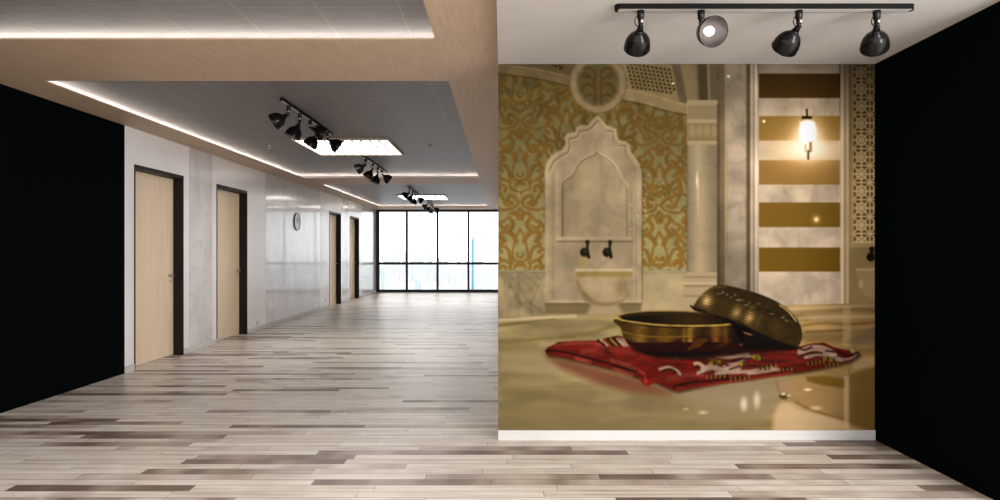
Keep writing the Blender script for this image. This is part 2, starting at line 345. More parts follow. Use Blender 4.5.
    for P, r in (([(696, 357), (710, 355), (728, 357), (748, 354)], 2.0), ([(660, 369), (668, 367), (676, 370), (680, 374)], 1.6), ([(690, 366), (698, 363), (704, 368), (698, 373)], 1.8), ([(702, 370), (712, 367), (722, 370), (738, 368)], 3.0), ([(716, 374), (736, 372), (752, 371), (776, 367)], 1.8), ([(724, 365), (738, 363), (746, 358), (758, 356)], 1.4), ([(800, 352), (812, 348), (824, 349), (834, 354)], 3.2), ([(806, 357), (820, 354), (834, 357), (842, 360)], 2.0), ([(836, 360), (848, 359), (856, 355), (852, 351)], 1.5), ([(748, 374), (764, 372), (780, 369)], 1.3)):
        stroke(smooth(P), r, CR, 1.8, .9)
    for P in ([(662, 371), (670, 369), (676, 372)], [(692, 368), (697, 367), (700, 370)], [(704, 363), (716, 362), (728, 365)], [(732, 361), (742, 359), (752, 358)], [(800, 356), (812, 353), (822, 353)], [(826, 351), (838, 352), (848, 356), (858, 352)], [(730, 369), (742, 366), (756, 366)], [(786, 349), (796, 346), (804, 350), (812, 347)]):
        stroke(smooth(P), .8, (44, 22, 12), 1.3, .9)
    poly(smooth([(681, 362), (690, 360), (694, 366), (689, 371), (682, 368)], 4, True), (122, 24, 14), 1.6)
    for P in ([(750, 362), (762, 359), (778, 357), (796, 358)], [(770, 353), (784, 351), (796, 352)], [(700, 379), (730, 376)], [(776, 366), (800, 362), (824, 361)]):
        stroke(smooth(P), 1.6, (142, 36, 24), 1.6, .9)
    YE = (150, 122, 48)
    def ladder(x0, y0, x1, y1, n, h=3.0):
        for i in range(n):
            t = i/(n-1); x = x0+(x1-x0)*t; y = y0+(y1-y0)*t
            stroke([(x, y+rng.uniform(-.5, .5)), (x+rng.uniform(-.4, .8), y+h*rng.uniform(.6, 1.0))], .95, YE if i % 2 == 0 else (48, 26, 12), 1.2, .8)
    ladder(707, 376, 727, 374.5, 10); ladder(731, 378, 749, 375.5, 9); ladder(758, 368, 776, 364, 9); ladder(779, 369, 794, 367.5, 8); ladder(808, 362.5, 824, 360, 9); ladder(826, 365, 838, 362.5, 7)
    for x, y in ((712, 363), (720, 362), (755, 357), (760, 358.5), (742, 364), (678, 357), (826, 358), (832, 360)): ell(x, y, 3.4, 2.0, (160, 138, 34), 1.6, .9); ell(x+2, y+.4, .9, 1.8, (30, 22, 6), 1.0, .9)
    stroke(smooth([(684, 358), (700, 357), (716, 360)]), .9, YE, 1.4, .8)
    # patterned hem at the back left
    for k, c in enumerate(((40, 24, 12), (190, 170, 120), (150, 60, 30), (40, 24, 12), (180, 150, 60), (44, 28, 14), (200, 184, 150))):
        stroke(smooth([(598+k*3.2, 340.5-k*.3), (601+k*3.2, 342), (604+k*3.2, 345)]), 1.3, c, 1.2, .85)
    poly([(618, 337), (626, 338), (632, 346), (624, 347)], (170, 152, 122), 2.0, .8)

    w, mk = poly_mask(cloth, 1.0)
    img[w] *= (1+mk*(.58+.44*noise(12, 3, 21, 3)[w]-1))[..., None]
    # ---- lower bowl ---------------------------------------------------------
    body = smooth([(618.5, 318), (621, 328), (624, 338), (630, 346), (640, 352), (655, 355.5), (680, 356.5), (706, 355.5), (724, 352.5), (736, 347), (744, 340), (748, 325), (700, 314)], 6, True)
    poly([(632, 350), (660, 358), (700, 360), (740, 354), (790, 350), (790, 340), (740, 345)], (26, 9, 4), 4, .9)
    poly(body, (96, 78, 32), 1.0)
    w, m = poly_mask(body, 1.0)
    t = np.clip((V[w]-337-3*np.sin((U[w]-618)/20))/5, 0, 1); put(w, m*t, (60, 20, 8), .94)
    t = np.clip((V[w]-349)/6, 0, 1); put(w, m*t, (24, 10, 3), .9)
    for cx, rr, c, o in ((640, 7, (146, 124, 64), .8), (664, 9, (140, 116, 52), .6), (690, 3.5, (176, 152, 84), .8), (684, 2, (150, 126, 64), .7), (716, 5, (156, 122, 60), .8), (726, 3, (170, 136, 70), .6), (704, 5, (66, 46, 14), .8), (736, 8, (42, 28, 8), .9), (654, 4, (88, 66, 22), .6)):
        q = np.exp(-((U[w]-cx)/rr)**2); put(w, m*q*(V[w] < 342), c, o)
    for k in range(5): 
        y = 327+k*2.4; stroke(smooth([(620.5, y-3), (640, y-.5), (680, y+1), (720, y), (740, y-3)]), .45, (66, 50, 16), .8, .55)
    stroke(smooth([(622, 332), (640, 335.5), (664, 337), (690, 336)]), .8, (160, 132, 62), 1.4, .6)
    for a in range(5): stroke(smooth([(688+a*3, 350-a), (693+a*3, 344-a*.6), (698+a*2.4, 339)]), .8, (120, 92, 30), 1.0, .7)
    for a in range(4): stroke(smooth([(716+a*3, 348-a), (722+a*2.6, 343), (726+a*2.2, 339)]), .7, (104, 74, 24), 1.0, .6)
    rim = smooth([(616.5, 317.3), (622, 314.5), (634, 312.3), (655, 311), (685, 311.3), (712, 313), (736, 318), (744, 322), (735, 324), (716, 325), (690, 325.6), (662, 324.8), (640, 322.5), (624, 320)], 5, True)
    poly(rim, (38, 27, 8), 1.0)
    w, m = poly_mask(rim, 1.0)
    q = np.exp(-((U[w]-690)/30)**2)*np.clip((V[w]-311)/4, 0, 1); put(w, m*q, (88, 70, 30), .8)
    for k in range(14): stroke([(640+k*6, 313.5), (640+k*6.2, 323)], .3, (96, 78, 36), .8, .35)
    stroke(smooth([(616.5, 317.5), (622, 320), (640, 322.8), (662, 325), (690, 325.8), (716, 325.2), (738, 323.5)]), .8, (186, 168, 108), 1.0, .95)
    stroke(smooth([(620, 321.6), (640, 324.4), (662, 326.8), (690, 327.4)]), .7, (60, 44, 14), 1.2, .7)
    stroke(smooth([(616.5, 317), (622, 314.3), (634, 312), (655, 310.8), (685, 311), (705, 312.3)]), .7, (142, 124, 72), 1.0, .9)
    ell(618.5, 318.2, 2.4, 1.2, (176, 156, 96), 1.2, .9)

    # ---- upturned second bowl leaning on the first --------------------------
    poly([(730, 322), (760, 330), (797, 344), (797, 350), (744, 348), (738, 336)], (14, 7, 3), 2.0, .95)
    poly([(742, 331), (750, 333.5), (753, 335.5), (745, 334)], (190, 140, 110), 1.2, .8)
    lid = smooth([(693, 309), (696, 302), (701, 295.5), (708, 289.5), (716, 286), (725, 285.3), (742, 289), (762, 295), (780, 303.5), (791, 312), (797.5, 320), (801.5, 329), (802, 338), (799.5, 344.5), (795, 346), (780, 341), (760, 332.5), (735, 321.5), (712, 313), (700, 311)], 6, True)
    poly(lid, (80, 66, 34), 1.0)
    w, m = poly_mask(lid, 1.0)
    # local axes along the tilt
    ca, sa = math.cos(.38), math.sin(.38)
    A = (U-748)*ca+(V-316)*sa; Bv = -(U-748)*sa+(V-316)*ca
    a = A[w]; b = Bv[w]
    put(w, m*np.clip((-b-5)/6, 0, 1), (72, 62, 36), .9)
    for c0, rr, c, o in ((-44, 6, (220, 200, 156), .9), (-50, 3, (120, 102, 58), .5), (-12, 5, (200, 180, 130), .8), (2, 5, (206, 184, 134), .85), (20, 4, (62, 50, 20), .7), (-28, 8, (84, 68, 28), .7), (30, 9, (96, 84, 40), .8), (48, 6, (70, 60, 28), .9), (12, 3, (120, 104, 56), .7)):
        q = np.exp(-((a-c0)/rr)**2)*np.exp(-((b-1)/7.0)**2); put(w, m*q, c, o)
    for k in range(8):
        bb = -8+k*2.6; q = np.exp(-((b-bb-.0016*a*a)/.55)**2); put(w, m*q, (50, 40, 16), .4)
        q = np.exp(-((b-bb-1.2-.0016*a*a)/.5)**2); put(w, m*q, (166, 146, 92), .22)
    put(w, m*np.clip((b-10)/5, 0, 1), (62, 50, 20), .7)
    rr2 = np.random.RandomState(3)
    for k in range(34):
        aa = rr2.uniform(-38, 46); bb = -13+rr2.uniform(-3, 4)-.002*aa*aa*.2+3*(aa < -30)
        x = 748+aa*ca-bb*sa; y = 316+aa*sa+bb*ca
        ell(x, y, rr2.uniform(.8, 2.6), rr2.uniform(.4, .9), (176, 164, 128) if k % 3 else (40, 32, 14), 1.2, .6)
    stroke(smooth([(780, 305), (789, 312), (796, 321)]), .9, (196, 180, 136), 1.4, .8)
    stroke(smooth([(782, 309), (790, 316), (795, 323)]), .7, (54, 44, 18), 1.4, .8)
    stroke(smooth([(701, 297), (708, 291), (716, 287.5), (726, 287)]), .7, (138, 120, 76), 1.2, .7)
    stroke(smooth([(692, 306.5), (697, 310.5), (712, 314.5), (735, 323), (760, 334), (780, 342.5), (795, 347)]), .9, (28, 20, 8), 1.2, .9)
    stroke(smooth([(691, 306), (697, 309.5), (706, 311.5)]), 1.0, (44, 34, 16), 1.0, .9)

    for pp in (body, lid):
        w, mk = poly_mask(pp, 1.0)
        z = img[w]; c = np.clip((z/118.0)**1.45*108.0*(.84+.3*noise(4, 2.2, 31, 2)[w])[..., None], 0, 255)
        c = c*np.array((.90, .86, .86)); img[w] = z+(c-z)*mk[..., None]
    # cool the stone a touch, leave the gilt, brass and cloth
    mx = img.max(2); mn = img.min(2); sat = (mx-mn)/np.maximum(mx, 1)
    k = np.clip(1-(sat-.36)/.25, 0, 1)
    tile = np.clip((U-497)/2, 0, 1)*np.clip((274-V)/2, 0, 1)*np.clip((690-U)/3, 0, 1)*np.clip((V-108)/20, 0, 1)*np.clip(np.abs(U-593.5)/2-23.5, 0, 1)
    k = (k*(1-tile))[..., None]
    img[:] = img*(1-k)+img*np.array((1.14, 1.105, 1.10))*k
    # sparkle on the tiles
    for k in range(46):
        x, y = (rng.normal(649, 9), rng.normal(200, 14)) if k < 34 else (rng.normal(520, 7), rng.normal(196, 12))
        ell(x, y, .9, .9, (206, 176, 140) if k < 34 else (176, 150, 110), 1.2, rng.uniform(.2, .7))
    # film grain softness of the print: a light blur
    img[:] = np.clip(img, 0, 255)
    for ax in (0, 1):
        p = np.pad(img, [(1, 1) if i == ax else (0, 0) for i in range(3)], mode='edge')
        s0 = [slice(None)]*3; s1 = [slice(None)]*3; s2 = [slice(None)]*3
        s0[ax] = slice(0, -2); s1[ax] = slice(1, -1); s2[ax] = slice(2, None)
        img[:] = .25*p[tuple(s0)]+.5*p[tuple(s1)]+.25*p[tuple(s2)]
    return img, us, vs
# ---------------------------------------------------------------------------
scene = bpy.context.scene
COL = scene.collection
CAM_H = 1.322
F_PX = 600.0

# room measures (metres); camera stands at x=0, y=0 and looks along +y
XL = -4.107                 # left wall
XP = -0.028                 # end of the partition, and right side of the corridor
YM = 4.22                   # face of the partition that carries the print
YW = 19.56                  # far window wall
XR = 2.622                  # right end wall
YB = -2.6                   # the room is modelled this far back
ZC = 2.70                   # timber soffit
ZP = 2.78                   # grey ceiling panels above it
ZW = 2.644                  # white ceiling before the print

# ---------------------------------------------------------------- materials
def srgb(r, g, b):
    def f(c):
        c /= 255.0
        return c/12.92 if c <= .04045 else ((c+.055)/1.055)**2.4
    return (f(r), f(g), f(b), 1.0)

def mat(name, col, rough=.5, metal=0.0, spec=.5, coat=0.0):
    m = bpy.data.materials.new(name); m.use_nodes = True
    b = m.node_tree.nodes['Principled BSDF']
    b.inputs['Base Color'].default_value = col
    b.inputs['Roughness'].default_value = rough
    b.inputs['Metallic'].default_value = metal
    b.inputs['Specular IOR Level'].default_value = spec
    b.inputs['Coat Weight'].default_value = coat
    return m

class NT:
    def __init__(s, m):
        s.t = m.node_tree; s.b = s.t.nodes['Principled BSDF']
    def n(s, typ, **kw):
        o = s.t.nodes.new(typ)
        for k, v in kw.items():
            if isinstance(k, str) and hasattr(o, k): setattr(o, k, v)
        return o
    def link(s, a, b): s.t.links.new(a, b)
    def math(s, op, a, b=None, c=None):
        o = s.n('ShaderNodeMath', operation=op)
        for i, v in enumerate((a, b, c)):
            if v is None: continue
            if isinstance(v, (int, float)): o.inputs[i].default_value = v
            else: s.link(v, o.inputs[i])
        return o.outputs[0]
    def coords(s):
        tc = s.n('ShaderNodeTexCoord'); sp = s.n('ShaderNodeSeparateXYZ')
        s.link(tc.outputs['Object'], sp.inputs[0]); return tc.outputs['Object'], sp.outputs
    def noise(s, vec, scale, sx=(1, 1, 1), detail=4, rough=.55):
        mp = s.n('ShaderNodeMapping'); mp.inputs['Scale'].default_value = sx; s.link(vec, mp.inputs['Vector'])
        o = s.n('ShaderNodeTexNoise'); o.inputs['Scale'].default_value = scale; o.inputs['Detail'].default_value = detail; o.inputs['Roughness'].default_value = rough
        s.link(mp.outputs[0], o.inputs['Vector']); return o.outputs['Fac']
    def ramp(s, fac, stops, interp='LINEAR'):
        o = s.n('ShaderNodeValToRGB'); o.color_ramp.interpolation = interp
        e = o.color_ramp.elements
        while len(e) < len(stops): e.new(.5)
        for i, (p, c) in enumerate(stops): e[i].position = p; e[i].color = c
        s.link(fac, o.inputs[0]); return o.outputs['Color']
    def mix(s, fac, a, b, mode='MIX'):
        o = s.n('ShaderNodeMix', data_type='RGBA', blend_type=mode)
        if isinstance(fac, (int, float)): o.inputs[0].default_value = fac
        else: s.link(fac, o.inputs[0])
        for i, v in ((6, a), (7, b)):
            if isinstance(v, tuple): o.inputs[i].default_value = v
            else: s.link(v, o.inputs[i])
        return o.outputs[2]

def grain_mat(name, c1, c2, sx, scale=3.0, rough=.45, spec=.4, contrast=(.35, .65)):
    m = mat(name, c1, rough, spec=spec); t = NT(m); v, xyz = t.coords()
    t.link(t.ramp(t.noise(v, scale, sx, 6), [(contrast[0], c1), (contrast[1], c2)]), t.b.inputs['Base Color'])
    return m

def floor_mat():
    m = mat('plank_floor', srgb(190, 175, 160), .38, spec=.5); t = NT(m); v, (x, y, z) = t.coords()
    PW, PL = .085, 1.02
    rowf = t.math('DIVIDE', y, PW); row = t.math('FLOOR', rowf); fy = t.math('FRACT', rowf)
    wn = t.n('ShaderNodeTexWhiteNoise', noise_dimensions='1D'); t.link(row, wn.inputs['W'])
    xx = t.math('ADD', t.math('DIVIDE', x, PL), t.math('MULTIPLY', wn.outputs['Value'], 7.3))
    cell = t.math('FLOOR', xx); fx = t.math('FRACT', xx)
    cb = t.n('ShaderNodeCombineXYZ'); t.link(cell, cb.inputs[0]); t.link(row, cb.inputs[1])
    w2 = t.n('ShaderNodeTexWhiteNoise', noise_dimensions='2D'); t.link(cb.outputs[0], w2.inputs['Vector'])
    cb3 = t.n('ShaderNodeCombineXYZ'); t.link(t.math('MULTIPLY', x, 2.4), cb3.inputs[0]); t.link(t.math('MULTIPLY', row, 3.7), cb3.inputs[1]); t.link(t.math('MULTIPLY', w2.outputs['Value'], 11.0), cb3.inputs[2])
    n3 = t.n('ShaderNodeTexNoise'); n3.inputs['Scale'].default_value = 1.0; n3.inputs['Detail'].default_value = 2; t.link(cb3.outputs[0], n3.inputs['Vector'])
    tone = t.math('ADD', w2.outputs['Value'], t.math('MULTIPLY', t.math('SUBTRACT', n3.outputs['Fac'], .5), .85))
    base = t.ramp(tone, [(0, srgb(214, 204, 193)), (.20, srgb(224, 217, 206)), (.40, srgb(205, 195, 183)), (.58, srgb(219, 212, 201)), (.71, srgb(191, 177, 166)), (.83, srgb(172, 156, 145)), (.93, srgb(133, 116, 105)), (1.0, srgb(111, 94, 85))])
    # grain runs along each plank, shifted from plank to plank
    cb2 = t.n('ShaderNodeCombineXYZ')
    t.link(t.math('MULTIPLY', x, .8), cb2.inputs[0]); t.link(t.math('MULTIPLY', y, 46.0), cb2.inputs[1]); t.link(t.math('MULTIPLY', w2.outputs['Value'], 37.0), cb2.inputs[2])
    nz = t.n('ShaderNodeTexNoise'); nz.inputs['Scale'].default_value = 1.6; nz.inputs['Detail'].default_value = 6; t.link(cb2.outputs[0], nz.inputs['Vector'])
    g = t.ramp(nz.outputs['Fac'], [(.30, (.50, .43, .39, 1)), (.47, (.95, .94, .93, 1)), (.60, (1, 1, 1, 1)), (.78, (1.06, 1.05, 1.04, 1))])
    c = t.mix(.9, base, g, 'MULTIPLY')
    gap = t.math('MAXIMUM', t.math('LESS_THAN', fy, .05), t.math('LESS_THAN', fx, .003))
    c = t.mix(t.math('MULTIPLY', gap, .85), c, (.10, .075, .06, 1))
    t.link(c, t.b.inputs['Base Color'])
    rr = t.math('ADD', t.math('MULTIPLY', nz.outputs['Fac'], .16), .30); t.link(rr, t.b.inputs['Roughness'])
    return m

def ceiling_panel_mat():
    m = mat('grey_ceiling_panel', srgb(120, 115, 114), .45, spec=.4); t = NT(m); v, (x, y, z) = t.coords()
    st = t.ramp(t.noise(v, 2.2, (2.0, 26.0, 1), 6, .6), [(.30, srgb(96, 91, 93)), (.70, srgb(122, 116, 117))])
    fx = t.math('FRACT', t.math('DIVIDE', t.math('ADD', x, .614+49.2), .492))
    fy = t.math('FRACT', t.math('DIVIDE', t.math('SUBTRACT', y, 3.571-55.0), .55))
    ln = t.math('MAXIMUM', t.math('LESS_THAN', fx, .010), t.math('LESS_THAN', fy, .007))
    t.link(t.mix(t.math('MULTIPLY', ln, .5), st, srgb(170, 165, 163)), t.b.inputs['Base Color'])
    return m

def stone_panel_mat():
    m = mat('veined_grey_wall_panel', srgb(190, 186, 186), .22, spec=.6, coat=.3); t = NT(m); v, xyz = t.coords()
    a = t.noise(v, 1.6, (1, 1.0, 1.0), 8, .62)
    vein = t.math('ABSOLUTE', t.math('SUBTRACT', a, .5))
    ve = t.ramp(vein, [(.0, (.80, .80, .80, 1)), (.028, (1, 1, 1, 1))])
    b = t.ramp(t.noise(v, 3.0, (1, 1, .5), 5), [(.3, srgb(204, 199, 200)), (.7, srgb(220, 216, 217))])
    t.link(t.mix(.6, b, ve, 'MULTIPLY'), t.b.inputs['Base Color'])
    return m

def emit_mat(name, col, s):
    m = bpy.data.materials.new(name); m.use_nodes = True; nt = m.node_tree; nt.nodes.clear()
    e = nt.nodes.new('ShaderNodeEmission'); e.inputs[0].default_value = col; e.inputs[1].default_value = s
    o = nt.nodes.new('ShaderNodeOutputMaterial'); nt.links.new(e.outputs[0], o.inputs[0]); return m

def glass_mat():
    m = bpy.data.materials.new('clear_window_glass'); m.use_nodes = True; nt = m.node_tree; nt.nodes.clear()
    tr = nt.nodes.new('ShaderNodeBsdfTransparent'); tr.inputs[0].default_value = (.975, .985, .985, 1)
    gl = nt.nodes.new('ShaderNodeBsdfGlossy'); gl.inputs['Roughness'].default_value = .03
    fr = nt.nodes.new('ShaderNodeFresnel'); fr.inputs[0].default_value = 1.35
    mx = nt.nodes.new('ShaderNodeMixShader'); o = nt.nodes.new('ShaderNodeOutputMaterial')
    nt.links.new(fr.outputs[0], mx.inputs[0]); nt.links.new(tr.outputs[0], mx.inputs[1]); nt.links.new(gl.outputs[0], mx.inputs[2]); nt.links.new(mx.outputs[0], o.inputs[0])
    return m

M = {}
M['floor'] = floor_mat()
M['panel'] = ceiling_panel_mat()
M['stone'] = stone_panel_mat()
M['timber'] = grain_mat('pale_timber_soffit', srgb(182, 156, 130), srgb(193, 169, 144), (14, 1.2, 1), 3.0, .5, .35)
M['white'] = grain_mat('white_wall_panel', srgb(232, 228, 228), srgb(236, 233, 233), (1, 1, 1), 2.0, .24, .55)
M['paint'] = grain_mat('white_paint', srgb(214, 208, 203), srgb(217, 212, 207), (1, 1, 1), 3.0, .6, .3)
M['base'] = grain_mat('white_baseboard', srgb(192, 188, 185), srgb(198, 194, 191), (1, 6, 1), 2.0, .4, .4)
M['ceil_white'] = grain_mat('white_plaster_ceiling', srgb(186, 181, 177), srgb(190, 185, 181), (1, 1, 1), 3.0, .8, .1)
M['black_wall'] = grain_mat('black_wall_finish', (.0010, .0020, .0024, 1), (.0012, .0024, .0029, 1), (1, 1, 8), 3.0, .85, .02)
M['maple'] = grain_mat('pale_maple_door', srgb(234, 213, 184), srgb(225, 201, 170), (10, 10, .6), 2.2, .4, .4, (.3, .7))
M['frame'] = grain_mat('black_brown_frame', srgb(20, 14, 11), srgb(25, 18, 14), (1, 1, 5), 4.0, .45, .22)
M['winframe'] = grain_mat('black_aluminium', srgb(22, 21, 22), srgb(27, 26, 27), (1, 1, 1), 6.0, .5, .3)
M['chrome'] = grain_mat('brushed_chrome', srgb(200, 194, 188), srgb(210, 205, 200), (30, 2, 2), 8.0, .38); NT(M['chrome']).b.inputs['Metallic'].default_value = 1
M['black_gloss'] = grain_mat('glossy_black_metal', srgb(16, 13, 12), srgb(20, 17, 15), (1, 1, 1), 20.0, .22, .18)
M['track'] = grain_mat('satin_black_track', srgb(13, 11, 10), srgb(16, 14, 13), (1, 8, 1), 6.0, .5, .10)
M['rail_sheen'] = grain_mat('pale_grey_rail_sheen', srgb(168, 161, 158), srgb(174, 167, 164), (1, 1, 1), 6.0, .35)
M['reflector'] = grain_mat('grey_reflector', srgb(92, 82, 79), srgb(98, 88, 85), (1, 1, 1), 20.0, .32, .5); NT(M['reflector']).b.inputs['Metallic'].default_value = .3
M['bulb'] = emit_mat('lit_bulb', (1.0, .95, .90, 1), 3.0)
M['diffuser'] = emit_mat('lit_ceiling_diffuser', (1.0, .97, .945, 1), 14.0)
M['slat'] = grain_mat('grey_lamp_louvre', srgb(120, 112, 104), srgb(126, 118, 110), (1, 1, 1), 6.0, .5)
M['lampframe'] = grain_mat('beige_lamp_frame', srgb(200, 180, 160), srgb(206, 187, 168), (1, 1, 1), 6.0, .5)
M['glass'] = glass_mat()
M['face'] = grain_mat('pale_clock_face', srgb(226, 225, 226), srgb(232, 231, 232), (1, 1, 1), 6.0, .3)
M['hand'] = grain_mat('grey_clock_hand', srgb(150, 148, 148), srgb(158, 156, 156), (1, 1, 1), 6.0, .4)
M['socket'] = grain_mat('white_plastic', srgb(196, 192, 192), srgb(201, 198, 198), (1, 1, 1), 6.0, .35)
M['seam'] = grain_mat('shadow_gap', srgb(120, 112, 110), srgb(126, 118, 116), (1, 1, 1), 6.0, .7)

# ---------------------------------------------------------------- mesh tools
class MB:
    def __init__(s): s.bm = bmesh.new(); s.mi = 0
    def _tag(s, faces, mi):
        for f in faces: f.material_index = s.mi if mi is None else mi
    def box(s, x0, x1, y0, y1, z0, z1, bev=0, mi=None):
        r = bmesh.ops.create_cube(s.bm, size=1)
        vs = r['verts']
        for v in vs:
            v.co = Vector(((x0+x1)/2+v.co.x*(x1-x0), (y0+y1)/2+v.co.y*(y1-y0), (z0+z1)/2+v.co.z*(z1-z0)))
        fs = set(f for v in vs for f in v.link_faces); s._tag(fs, mi)
        if bev:
            es = list(set(e for v in vs for e in v.link_edges))
            rb = bmesh.ops.bevel(s.bm, geom=es, offset=bev, segments=2, affect='EDGES', profile=.5)
            s._tag(rb['faces'], mi)
        return s
    def lathe(s, prof, mtx=Matrix(), seg=32, mi=None, cap0=False, cap1=False, smooth=True):
        rings = []
        for r, h in prof:
            rings.append([s.bm.verts.new(mtx @ Vector((r*math.cos(2*math.pi*k/seg), r*math.sin(2*math.pi*k/seg), h))) for k in range(seg)])
        fs = []
        for a, b in zip(rings, rings[1:]):
            for k in range(seg):
                fs.append(s.bm.faces.new((a[k], a[(k+1) % seg], b[(k+1) % seg], b[k])))
        for f in fs: f.smooth = smooth
        if cap0: fs.append(s.bm.faces.new(rings[0][::-1]))
        if cap1: fs.append(s.bm.faces.new(rings[-1]))
        s._tag(fs, mi); return s
    def tube(s, pts, r, seg=10, mi=None, closed=False, flat=1.0):
        pts = [Vector(p) for p in pts]; n = len(pts); rings = []
        up = Vector((0, 0, 1))
        for i, p in enumerate(pts):
            if closed: d = pts[(i+1) % n]-pts[i-1]
            else: d = pts[min(i+1, n-1)]-pts[max(i-1, 0)]
            d.normalize(); u = up if abs(d.dot(up)) < .95 else Vector((1, 0, 0))
            a = d.cross(u).normalized(); b = a.cross(d).normalized()
            rr = r[i] if isinstance(r, (list, tuple)) else r
            rings.append([s.bm.verts.new(p+a*rr*math.cos(2*math.pi*k/seg)+b*rr*flat*math.sin(2*math.pi*k/seg)) for k in range(seg)])
        fs = []
        for i in range(n if closed else n-1):
            A = rings[i]; B = rings[(i+1) % n]
            for k in range(seg):
                f = s.bm.faces.new((A[k], A[(k+1) % seg], B[(k+1) % seg], B[k])); f.smooth = True; fs.append(f)
        if not closed:
            fs.append(s.bm.faces.new(rings[0][::-1])); fs.append(s.bm.faces.new(rings[-1]))
        s._tag(fs, mi); return s
    def prism(s, pts, z0, z1, mi=None):
        a = [s.bm.verts.new((x, y, z0)) for x, y in pts]; b = [s.bm.verts.new((x, y, z1)) for x, y in pts]
        n = len(pts); fs = [s.bm.faces.new(a[::-1]), s.bm.faces.new(b)]
        for i in range(n): fs.append(s.bm.faces.new((a[i], a[(i+1) % n], b[(i+1) % n], b[i])))
        s._tag(fs, mi); return s
    def build(s, name, mats, parent=None):
        bmesh.ops.recalc_face_normals(s.bm, faces=s.bm.faces)
        me = bpy.data.meshes.new(name); s.bm.to_mesh(me); s.bm.free()
        for m in (mats if isinstance(mats, (list, tuple)) else [mats]): me.materials.append(m)
        o = bpy.data.objects.new(name, me); COL.objects.link(o)
        if parent: o.parent = parent
        return o

def tag(o, label=None, cat=None, group=None, kind=None):
    if label: o['label'] = label
    if cat: o['category'] = cat
    if group: o['group'] = group
    if kind: o['kind'] = kind
    return o
def empty(name, loc=(0, 0, 0)):
    o = bpy.data.objects.new(name, None); COL.objects.link(o); o.location = loc; o.empty_display_size = .1; return o
def struct(o): o['kind'] = 'structure'; return o

# ---------------------------------------------------------------- shell
struct(MB().box(XL-.3, XR+.2, YB, YW+.3, -.15, 0).build('floor', M['floor']))

DOORS = [6.696, 8.630, 14.26, 16.19]      # near edge of each door frame
DW, DH, DJ = 1.041, 2.304, .118
def left_wall():
    mb = MB(); WT = .30
    # panels: (y0, y1, material) ; the shadow gap between them is 6 mm
    spans = [(6.53, 7.882, 0), (7.888, 8.50, 1), (8.506, 10.42, 0), (10.426, 13.54, 1), (13.546, 15.42, 0), (15.426, 16.04, 1), (16.046, 17.6, 0), (17.606, YW-.02, 1)]
    for y0, y1, mi in spans:
        d = [q for q in DOORS if q > y0-.2 and q+DW < y1+.2]
        segs = []
        cur = y0
        for q in d:
            if q > cur: segs.append((cur, q, 0, ZC+.06))
            segs.append((max(q, cur), min(q+DW, y1), DH, ZC+.06)); cur = q+DW
        if cur < y1: segs.append((cur, y1, 0, ZC+.06))
        for a, b, z0, z1 in segs:
            mb.box(XL-.02, XL, a, b, z0, z1, 0, mi)
    # wall body behind the panels, open at the doors
    cur = 6.53
    for q in DOORS:
        mb.box(XL-WT, XL-.02, cur, q, 0, ZC+.06, 0, 2); mb.box(XL-WT, XL-.02, q, q+DW, DH, ZC+.06, 0, 2); cur = q+DW
    mb.box(XL-WT, XL-.02, cur, YW+.3, 0, ZC+.06, 0, 2)
    return struct(mb.build('wall_left', [M['white'], M['stone'], M['seam']]))
left_wall()
struct(MB().box(XL-.30, XL, YB, 6.53, 0, ZC+.06).build('wall_left_front', M['black_wall']))
struct(MB().box(XR, XR+.2, 3.0, YM+.25, 0, ZC+.12).build('wall_right', M['black_wall']))
# partition that carries the print, and the corridor's right side behind it
struct(MB().box(XP, XR, YM, YM+.25, 0, ZC+.12).build('wall_partition', M['paint']))
struct(MB().box(XP, XP+.25, YM+.25, YW+.3, 0, ZC+.12).build('wall_corridor_right', M['paint']))
# wall around the window
struct(MB().box(XL-.3, XP+.25, YW, YW+.3, 2.735, 3.0).box(XL-.3, XP+.25, YW, YW+.3, -.15, .012).build('wall_far', M['paint']))

# baseboards
b = MB(); cur = 6.53
for q in DOORS+[YW]:
    e = q if q == YW else q-.001
    b.box(XL, XL+.012, cur, e, 0, .075, .003); cur = q+DW+.001
struct(b.build('baseboard_left', M['base']))
struct(MB().box(XP, XR, YM-.012, YM, 0, .070, .003).build('baseboard_right', M['base']))

# ---------------------------------------------------------------- ceiling
C1 = (YB, 3.89); C2 = (4.835, 11.25); C3 = (12.30, 18.60)
CX0, CX1 = -3.69, -.432
LED = .28
def soffit():
    mb = MB(); lip = ZC+.010
    # solid timber: strips along the walls and beams between the coffers
    mb.box(XL, CX0-LED, YB, YW, ZC, ZP, 0)
    mb.box(CX1, XP, YB, YW, ZC, ZP, 0)
    mb.box(CX0-LED, CX0, YB, YW, ZC, lip, 0)
    for (e, s) in ((C1[1], C2[0]), (C2[1], C3[0]), (C3[1], YW)):
        mb.box(CX0, CX1, e, e+LED, ZC, lip, 0)
        mb.box(CX0, CX1, e+LED, s, ZC, ZP, 0); mb.box(CX0-LED, CX0, e+LED, s, lip, ZP, 0)
        mb.box(CX0-LED, CX1, e+LED-.004, e+LED+.001, lip, ZP, 0, 1)     # white inside of the light cove
    mb.box(CX0-LED-.001, CX0-LED+.004, YB, YW, lip, ZP, 0, 1)
    return struct(mb.build('ceiling', [M['timber'], M['paint']]))
soffit()
struct(MB().box(XL-.3, XP+.25, YB, YW+.3, ZP, ZP+.12).build('ceiling_panels', M['panel']))
struct(MB().box(XP, XR+.2, YB, YM, ZW, ZW+.25).build('ceiling_right', M['ceil_white']))

